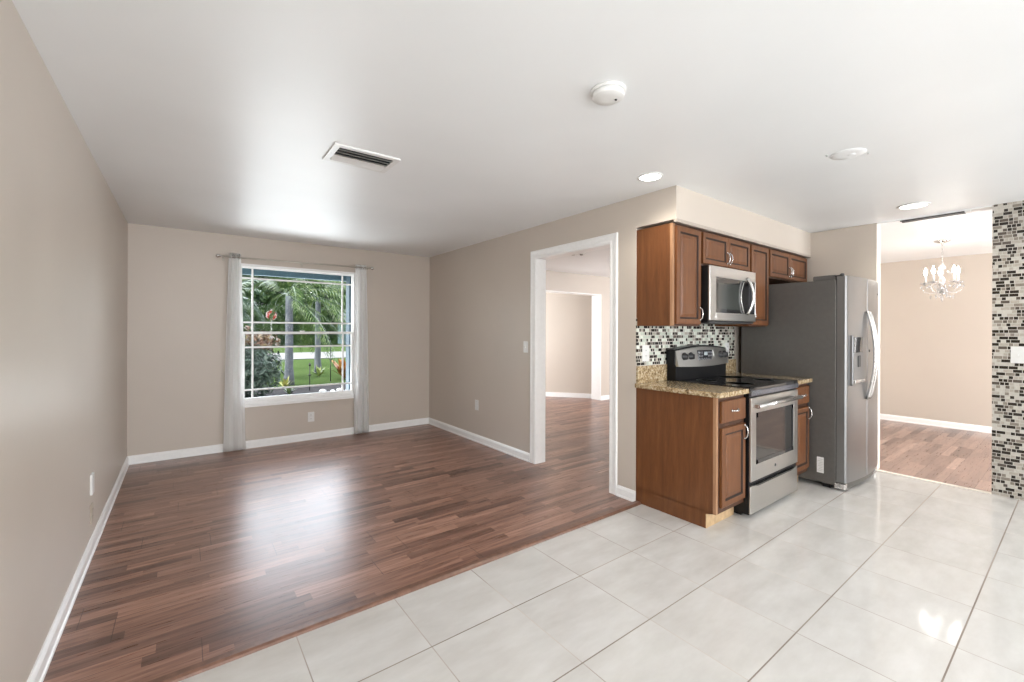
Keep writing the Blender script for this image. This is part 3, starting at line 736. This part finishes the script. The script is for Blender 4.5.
obj('top_hinge', MB().lathe([(.016, 0), (.016, .022), (.009, .028)], (fx0+.035, 1.285, 1.843), 'z', 14).box(fx0+.02, fx0+.05, 1.28, 1.35, 1.843, 1.858, .003), M['dkplastic'], fg)
lb = obj('rating_label', MB().box(fx0-.0015, fx0+.001, 1.405, 1.457, .120, .258), M['white'], fg)
for k in range(8):
    z = .136+k*.0145
    obj('printed_line', MB().box(fx0-.0022, fx0-.001, 1.412, 1.450-.006*(k % 3), z, z+.0045), M['ventm'], lb)

# ---------------------------------------------------------------- chandelier in the dining room
cx, cy = 7.10, 1.04
ch = thing('chandelier', 'small crystal candle chandelier glowing in the dining room', 'chandelier', (cx, cy, H))
obj('canopy', MB().lathe([(.075, 0), (.072, -.010), (.045, -.022), (.012, -.030), (.008, -.04)], (cx, cy, H), 'z', 28), M['chrome'], ch)
m = MB()
for k in range(9):
    z = H-.045-k*.026; pr = []
    for q in range(11):
        a = 2*PI*q/10; u, v_ = .006*math.cos(a), .016*math.sin(a)
        pr.append((cx+(u if k % 2 else 0), cy+(0 if k % 2 else u), z+v_))
    m.tube(pr, .0018, 5)
obj('chain', m, M['chrome'], ch)
obj('centre_column', MB().lathe([(.006, 2.20), (.010, 2.19), (.008, 2.17), (.030, 2.14), (.034, 2.12), (.012, 2.09), (.010, 2.02), (.028, 1.99), (.034, 1.965), (.016, 1.93), (.012, 1.90), (.045, 1.875), (.050, 1.855), (.020, 1.825), (.006, 1.80)], (cx, cy, 0), 'z', 18), M['crystal'], ch)
def gem(m, c, r_, h_):
    vs = [m.bm.verts.new((c[0]+r_*math.cos(a), c[1]+r_*math.sin(a), c[2])) for a in [2*PI*k/6 for k in range(6)]]
    t_ = m.bm.verts.new((c[0], c[1], c[2]+h_*.4)); b_ = m.bm.verts.new((c[0], c[1], c[2]-h_*.6))
    for k in range(6): m.bm.faces.new((vs[k], vs[(k+1) % 6], t_)); m.bm.faces.new((vs[(k+1) % 6], vs[k], b_))
for k in range(5):
    a = 2*PI*k/5+.25; ux, uy = math.cos(a), math.sin(a); R_ = .145
    P = lambda rr, z: (cx+ux*rr, cy+uy*rr, z)
    arm = obj('arm', MB().tube([P(.02, 1.87), P(.06, 1.83), P(.11, 1.825), P(.16, 1.85), P(.19, 1.90), P(R_, 1.935)], .0065, 8), M['crystal'], ch)
    obj('drip_pan', MB().lathe([(.010, -.008), (.046, .004), (.050, .012), (.040, .010), (.010, .004)], P(R_, 1.94), 'z', 16), M['crystal'], arm)
    obj('candle', MB().lathe([(.011, 0), (.011, .095), (.008, .10)], P(R_, 1.945), 'z', 12), M['white'], arm)
    obj('bulb', MB().lathe([(.007, 0), (.015, .018), (.017, .032), (.012, .055), (.005, .075), (.001, .088)], P(R_, 2.045), 'z', 12), M['bulb'], arm)
    g = MB()
    for q in range(5):
        aa = 2*PI*q/5; gem(g, (cx+ux*R_+.045*math.cos(aa), cy+uy*R_+.045*math.sin(aa), 1.905), .009, .045)
    obj('crystal_drops', g, M['crystal'], arm)
    g = MB(); gem(g, P(.10, 1.785), .012, .06); gem(g, P(.055, 1.79), .010, .05); gem(g, P(.07, 2.07), .009, .05)
    obj('crystal_drops', g, M['crystal'], arm)
g = MB(); gem(g, (cx, cy, 1.765), .018, .085)
for q in range(8):
    aa = 2*PI*q/8; gem(g, (cx+.045*math.cos(aa), cy+.045*math.sin(aa), 1.82), .008, .05)
obj('crystal_drops', g, M['crystal'], ch)
obj('bottom_cup', MB().lathe([(.004, 1.80), (.026, 1.812), (.030, 1.825), (.006, 1.835)], (cx, cy, 0), 'z', 16), M['chrome'], ch)

# ---------------------------------------------------------------- garden
GZ = -.15
gt = NT('lawn_grass'); gx_, gy_, gz_ = gt.pos(); gp = gt.comb(gx_, gy_, 0.0)
gt.b.inputs['Specular IOR Level'].default_value = 0.0
gt.fin(gt.mix(.5, gt.ramp(gt.noise(gp, .7, 4), [(.3, (.036, .060, .020)), (.7, (.075, .110, .042))]), gt.ramp(gt.noise(gp, 18, 3), [(.3, (.028, .050, .016)), (.7, (.085, .125, .045))])), .9)
struct('ground', MB().box(-40, 120, 12.9, 140, GZ-.3, GZ).box(-40, -8, 5.97, 12.9, GZ-.3, GZ).box(14, 120, 5.97, 12.9, GZ-.3, GZ), gt.m)
struct('ground', MB().box(-8, 14, 9.9, 12.9, GZ-.3, GZ+.01), plain('mulch_soil', (.030, .028, .030), .95, nscale=14, namt=.6, Specular_IOR_Level=.1))
struct('ground', MB().box(-40, 120, 24.5, 31.5, GZ-.01, GZ+.03), plain('pale_road', (.13, .127, .122), .85, nscale=3))
struct('ground', MB().box(-8, 14, 5.97, 9.9, GZ-.3, GZ+.01), plain('added_pale_slab', (.45, .44, .42), .85, nscale=3))  # pale slab added out of view to go with the ground light
# eave of the roof above the window and blue porch post
struct('roof_eave', MB().box(-3, 3.4, 5.972, 6.70, 2.19, 2.30).box(-3, 3.4, 6.66, 6.72, 2.095, 2.34), M['eave'])
pp = thing('porch_post', 'light blue square post outside at the right edge of the window', 'post', (1.96, 6.40, GZ))
obj('shaft', MB().box(1.872, 2.03, 6.30, 6.46, GZ, 2.19, .006), M['bluepaint'], pp)
obj('base_block', MB().box(1.855, 2.047, 6.285, 6.475, GZ, GZ+.14, .006), M['bluepaint'], pp)
M['bark'] = leafmat('grey_bark', [(.3, (.085, .10, .125)), (.7, (.18, .19, .21))], 7, .9)
M['palmleaf'] = leafmat('palm_leaf', [(.34, (.012, .036, .009)), (.5, (.055, .12, .028)), (.66, (.26, .34, .12))], 7, .4)  # dark gaps and yellow highlights painted into the leaf green
M['palmleaf2'] = leafmat('silver_palm_leaf', [(.34, (.02, .045, .03)), (.5, (.09, .15, .10)), (.66, (.26, .34, .24))], 7, .4)
M['treeleaf'] = leafmat('tree_leaf', [(.35, (.010, .028, .010)), (.5, (.032, .075, .018)), (.68, (.10, .17, .035))], .5, .6)
M['bushleaf'] = leafmat('shrub_leaf', [(.3, (.012, .026, .020)), (.5, (.035, .065, .045)), (.68, (.10, .15, .10))], 3, .5)
M['croton'] = leafmat('orange_leaf', [(.3, (.28, .06, .015)), (.5, (.42, .17, .03)), (.7, (.38, .30, .08))], 5, .5)
rng = random.Random(7)
def frond(m, base, az, el, L, droop, lw=.30, n=26):
    """feather frond: arched midrib with leaflets on both sides"""
    pts = []; p = Vector(base); d_el = el
    for k in range(n+1):
        u = k/n; e = el - droop*u**1.3
        pts.append(p.copy()); p = p + Vector((math.cos(az)*math.cos(e), math.sin(az)*math.cos(e), math.sin(e)))*(L/n)
    m.tube(pts[::2], [.016*(1-.8*i/(len(pts[::2])-1))+.003 for i in range(len(pts[::2]))], 5)
    for k in range(3, n+1):
        u = k/n; t_ = (pts[k]-pts[k-1]).normalized()
        side = Vector((-math.sin(az), math.cos(az), 0)); ll = lw*(math.sin(PI*min(1, u*.92+.06))**.6)+.05
        for sg in (-1, 1):
            dirv = (side*sg*.8 + t_*.55 + Vector((0, 0, -.28-rng.random()*.35))).normalized()
            a = pts[k]; b_ = a+dirv*ll*.55+Vector((0, 0, .01)); c_ = a+dirv*ll+Vector((0, 0, -.07*ll/.3))
            w_ = t_*.014
            v0, v1, v2, v3, v4 = [m.bm.verts.new(q) for q in (a-w_*.5, a+w_*.5, b_+w_, c_, b_-w_)]
            m.bm.faces.new((v0, v1, v2, v3, v4))
def palm(x, y, ht, r_, nf, L, label, mat, seed, lean=(0, 0), droop=1.5):
    global rng; rng = random.Random(seed)
    t = thing('palm_tree', label, 'palm tree', (x, y, GZ))
    tp = []; n = 10
    for k in range(n+1):
        u = k/n; tp.append((x+lean[0]*u*u, y+lean[1]*u*u, GZ+ht*u))
    rad = [r_*(1.35-.35*min(1, u*5)) * (1-.15*u) * (1+.04*(i % 2)) for i, u in enumerate([k/n for k in range(n+1)])]
    obj('trunk', MB().tube(tp, rad, 14), M['bark'], t)
    top = tp[-1]
    for k in range(nf):
        az = 2*PI*k/nf*1.0+rng.random()*.5+ (k % 3)*.4; el = [1.05, .6, .15, -.45][k % 4]+rng.random()*.25
        dr_ = droop*(.8+.4*rng.random())*(.55 if k % 4 == 3 else 1)
        if abs((az % (2*PI))-3.4) < 1.2: el = max(el, 1.1); dr_ = .9
        m = MB(); frond(m, top, az, el, L*(.85+.3*rng.random()), dr_)
        obj('frond', m, mat, t)
    return t
palm(2.33, 13.28, 2.45, .105, 34, 2.3, 'palm tree with thick grey trunk seen in the middle of the window', M['palmleaf'], 3, droop=1.7)
palm(3.80, 16.41, 2.7, .095, 34, 2.5, 'slimmer palm tree further back, right of the middle one', M['palmleaf'], 5, droop=1.9)
palm(1.0, 15.4, 2.3, .07, 18, 1.3, 'feathery palm seen through the upper left panes', M['palmleaf2'], 8, droop=1.8)
palm(4.6, 20.0, 3.4, .09, 18, 2.8, 'feathery palm seen through the upper right panes', M['palmleaf'], 12, droop=1.9)

def leafcloud(m, c, rad, n, size, rg, shell=.55, zmin=None):
    for _ in range(n):
        while True:
            q = Vector((rg.uniform(-1, 1), rg.uniform(-1, 1), rg.uniform(-1, 1)))
            if shell < q.length < 1: break
        p = Vector((c[0]+q.x*rad[0], c[1]+q.y*rad[1], c[2]+q.z*rad[2]))
        if zmin is not None and p.z < zmin: continue
        nrm = (q.normalized()+Vector((rg.uniform(-.7, .7), rg.uniform(-.7, .7), rg.uniform(-.3, .9)))).normalized()
        a = nrm.orthogonal().normalized(); a.rotate(Matrix.Rotation(rg.uniform(0, 6.28), 3, nrm)); b_ = nrm.cross(a)
        s = size*rg.uniform(.6, 1.3)
        vs = [m.bm.verts.new(p+v_) for v_ in (-a*s, -a*s*.2+b_*s*.34+nrm*s*.06, a*s, -a*s*.2-b_*s*.34+nrm*s*.06)]
        m.bm.faces.new(vs)
def tree_proto(label, x, y, ht, rad):
    rg = random.Random(int(x*10)); t = thing('broadleaf_tree', label, 'tree', (x, y, GZ), 'trees beyond the road')
    obj('trunk', MB().tube([(x, y, GZ), (x+.1, y, GZ+ht*.3), (x, y+.1, GZ+ht*.65)], [.35, .25, .15], 10), M['bark'], t)
    m = MB()
    for k in range(9):
        a = rg.uniform(0, 6.28); q = rg.uniform(.1, .45)*rad
        leafcloud(m, (x+q*math.cos(a), y+q*math.sin(a), GZ+ht*rg.uniform(.35, .8)), (rad*.55, rad*.55, rad*.42), 760, .40, rg, .5)
    leafcloud(m, (x, y, GZ+ht*.55), (rad, rad, ht*.42), 1500, .32, rg, .3)
    leafcloud(m, (x, y, GZ+ht*.14), (rad*.9, rad*.9, ht*.16), 900, .26, rg, .2, GZ)
    obj('foliage', m, M['treeleaf'], t); return t
tp_ = tree_proto('dark leafy tree across the road, behind the left window panes', 7.0, 60, 11, 4.4)
for i, (x, y, lab) in enumerate([(16.4, 60, 'dark leafy tree across the road, behind the right window panes'), (25.8, 60, 'dark leafy tree across the road, at the far right of the window view'),
        (11.7, 70, 'dark leafy tree at the back, between the left and right front ones'), (2.3, 70, 'dark leafy tree at the back on the far left'), (21.1, 70, 'dark leafy tree at the back on the right')]):
    t = moved(tp_, (x, y, GZ), lab); t.rotation_euler = (0, 0, i*1.3)

for x0, x1, lab in ((1.5, 12.8, 'clipped dark hedge across the road, left of the blue house'), (21.2, 32, 'clipped dark hedge across the road, right of the blue house')):
    rg = random.Random(int(x1)); hd = thing('hedge', lab, 'hedge', ((x0+x1)/2, 47.5, GZ)); m = MB()
    n = int((x1-x0)*420)
    for _ in range(n):
        fx = rg.uniform(x0, x1); zz = GZ+3.8*rg.random()**.8; yy = 47.5+rg.choice((-1, -1, 1))*rg.uniform(.45, .75)
        leafcloud(m, (fx, yy, zz), (.05, .05, .05), 1, .20, rg)
    m.box(x0, x1, 47.0, 48.0, GZ, GZ+3.5)
    obj('foliage', m, M['treeleaf'], hd)
rg = random.Random(4)
sb = thing('shrub', 'large dark green shrub with reddish tips at the left of the window', 'shrub', (1.10, 11.0, GZ))
m = MB()
for k in range(7): leafcloud(m, (1.10+rg.uniform(-.40, .25), 11.0+rg.uniform(-.4, .4), GZ+rg.uniform(.45, 1.15)), (.50, .50, .40), 420, .075, rg, .45)
leafcloud(m, (1.10, 11.0, GZ+.65), (.72, .8, .68), 1500, .08, rg, .5, GZ+.02)
obj('foliage', m, M['bushleaf'], sb)
m = MB()
for k in range(5): leafcloud(m, (1.12+rg.uniform(-.5, .38), 11.0+rg.uniform(-.4, .3), GZ+rg.uniform(1.2, 1.42)), (.34, .34, .22), 130, .07, rg, .3)
obj('reddish_tips', m, leafmat('reddish_leaf', [(.3, (.05, .02, .012)), (.5, (.11, .055, .028)), (.7, (.14, .13, .05))], 6), sb)
m = MB()
for k in range(6):
    a = k*1.05; m.tube([(1.10+.05*math.cos(a), 11+.05*math.sin(a), GZ), (1.10+.35*math.cos(a), 11+.35*math.sin(a), GZ+.7)], [.02, .008], 6)
obj('stems', m, M['bark'], sb)
def bladeplant(name, x, y, n, L, label, mat, cat):
    rg = random.Random(int(x*100)); t = thing(name, label, cat, (x, y, GZ)); m = MB()
    for k in range(n):
        a = 2*PI*k/n+rg.uniform(-.2, .2); e = rg.uniform(.6, 1.35); l_ = L*rg.uniform(.7, 1.1)
        d = Vector((math.cos(a)*math.cos(e), math.sin(a)*math.cos(e), math.sin(e))); s_ = Vector((-math.sin(a), math.cos(a), 0))
        p0 = Vector((x, y, GZ)); p1 = p0+d*l_*.5; p2 = p0+d*l_+Vector((0, 0, -.12*l_)); w_ = .11*L
        vs = [m.bm.verts.new(q) for q in (p0-s_*w_*.3, p0+s_*w_*.3, p1+s_*w_, p2, p1-s_*w_)]; m.bm.faces.new(vs)
    obj('leaves', m, mat, t); return t
bladeplant('croton_plant', 4.05, 14.0, 26, .95, 'orange-leaved plant in the lawn at the right of the window', M['croton'], 'plant')
bladeplant('small_plant', 2.12, 12.6, 16, .36, 'small yellow-green plant in the mulch by the palm trunk', leafmat('yellow_green_leaf', [(.3, (.22, .28, .05)), (.7, (.55, .50, .18))], 5), 'plant')
bladeplant('small_plant', 2.0, 11.35, 18, .26, 'low green plant in the dark mulch at the bottom of the window view', M['palmleaf'], 'plant')
bladeplant('small_plant', 3.55, 15.2, 14, .45, 'small green plant between the second palm trunk and the stake', leafmat('light_green_leaf', [(.3, (.12, .24, .05)), (.7, (.40, .42, .16))], 5), 'plant')
for x, y, h_, lab in ((3.45, 13.4, 1.02, 'taller thin dark garden stake on the lawn'), (2.52, 11.7, .62, 'shorter thin dark garden stake near the flower bed')):
    st = thing('garden_stake', lab, 'garden stake', (x, y, GZ))
    obj('rod', MB().tube([(x, y, GZ), (x, y, GZ+h_)], .012, 6), M['slot'], st)
    obj('tip', MB().box(x-.035, x+.035, y-.01, y+.01, GZ+h_*.62, GZ+h_*.66).lathe([(.02, 0), (.03, .03), (.004, .09)], (x, y, GZ+h_), 'z', 8), M['slot'], st)
rg = random.Random(11)
for k in range(9):
    x = 2.70+.20*k+rg.uniform(-.015, .015); y = 11.15+.04*k+rg.uniform(-.12, .12); s_ = rg.uniform(.05, .075)
    m = MB(); m.ball((x, y, GZ+s_*.5), s_, 2, 0, (1.2, 1, .7))
    for v_ in m.bm.verts: v_.co += Vector((rg.uniform(-.008, .008), rg.uniform(-.008, .008), rg.uniform(-.006, .006)))
    tag(obj('edging_stone', m, plain('pale_stone', (.55, .55, .56), .8) if k == 0 else bpy.data.materials['pale_stone'], None, (x, y, GZ)), 'pale rounded stone in the bed edging at the bottom right of the window', 'stone', 'edging stones outside the window')

# stop sign: octagon facing the house
d34 = 34.0; scx = 6.0; 
ang = None
pxr = (271.5-512)/F_PX
fxv = Vector((math.sin(YAW), math.cos(YAW), 0)); rxv = Vector((math.cos(YAW), -math.sin(YAW), 0))
sp = fxv*21.5 + rxv*21.5*pxr
sgn = thing('stop_sign', 'red octagonal stop sign on a metal pole beside the road', 'road sign', (sp.x, sp.y, GZ))
SZc = CAM_H + (329.5-314.6)/F_PX*21.5
def octo(R_, y0_, y1_):
    m = MB(); m.prism([(sp.x+R_*math.cos(PI/8+k*PI/4), SZc+R_*math.sin(PI/8+k*PI/4)) for k in range(8)], 'y', sp.y+y0_, sp.y+y1_); return m
obj('pole', MB().box(sp.x-.03, sp.x+.03, sp.y+.005, sp.y+.045, GZ, SZc+.3), M['ventm'], sgn)
rim = obj('sign_rim', octo(.262, -.004, .004), M['white'], sgn)
face = obj('sign_face', octo(.238, -.010, -.003), plain('sign_red', (.62, .025, .035), .4), sgn)
cu = bpy.data.curves.new('stop_text', 'FONT'); cu.body = 'STOP'; cu.size = .195; cu.extrude = .003; cu.align_x = 'CENTER'; cu.align_y = 'CENTER'
to = bpy.data.objects.new('tmp_text', cu); COL.objects.link(to)
bpy.context.view_layer.update()
me = bpy.data.meshes.new_from_object(to.evaluated_get(bpy.context.evaluated_depsgraph_get())); bpy.data.objects.remove(to)
me.transform(Matrix.Translation((0, -.013, SZc-GZ)) @ Matrix.Rotation(PI/2, 4, 'X'))
me.materials.clear(); me.materials.append(M['white'])
lt = bpy.data.objects.new('lettering', me); COL.objects.link(lt); lt.parent = face

# small blue house across the road
hx, hy = 17.2, 49.0
hs = thing('house', 'low pale blue house across the road behind the palms', 'house', (hx, hy, GZ))
wm = MB().box(hx-3.2, hx+3.2, hy, hy+5, GZ, GZ+2.6)
wl_ = obj('wall', wm, plain('pale_blue_siding', (.12, .19, .22), .7), hs)
obj('roof', MB().prism([(hy-.5, GZ+2.6), (hy+2.5, GZ+3.9), (hy+5.5, GZ+2.6), (hy+5.5, GZ+2.5), (hy-.5, GZ+2.5)], 'x', hx-3.6, hx+3.6), plain('grey_roof', (.13, .14, .15), .8), hs)
for dx in (-1.9, 1.6): obj('window', MB().box(hx+dx-.5, hx+dx+.5, hy-.03, hy+.01, GZ+1.0, GZ+2.0), M['blackglass'], wl_)
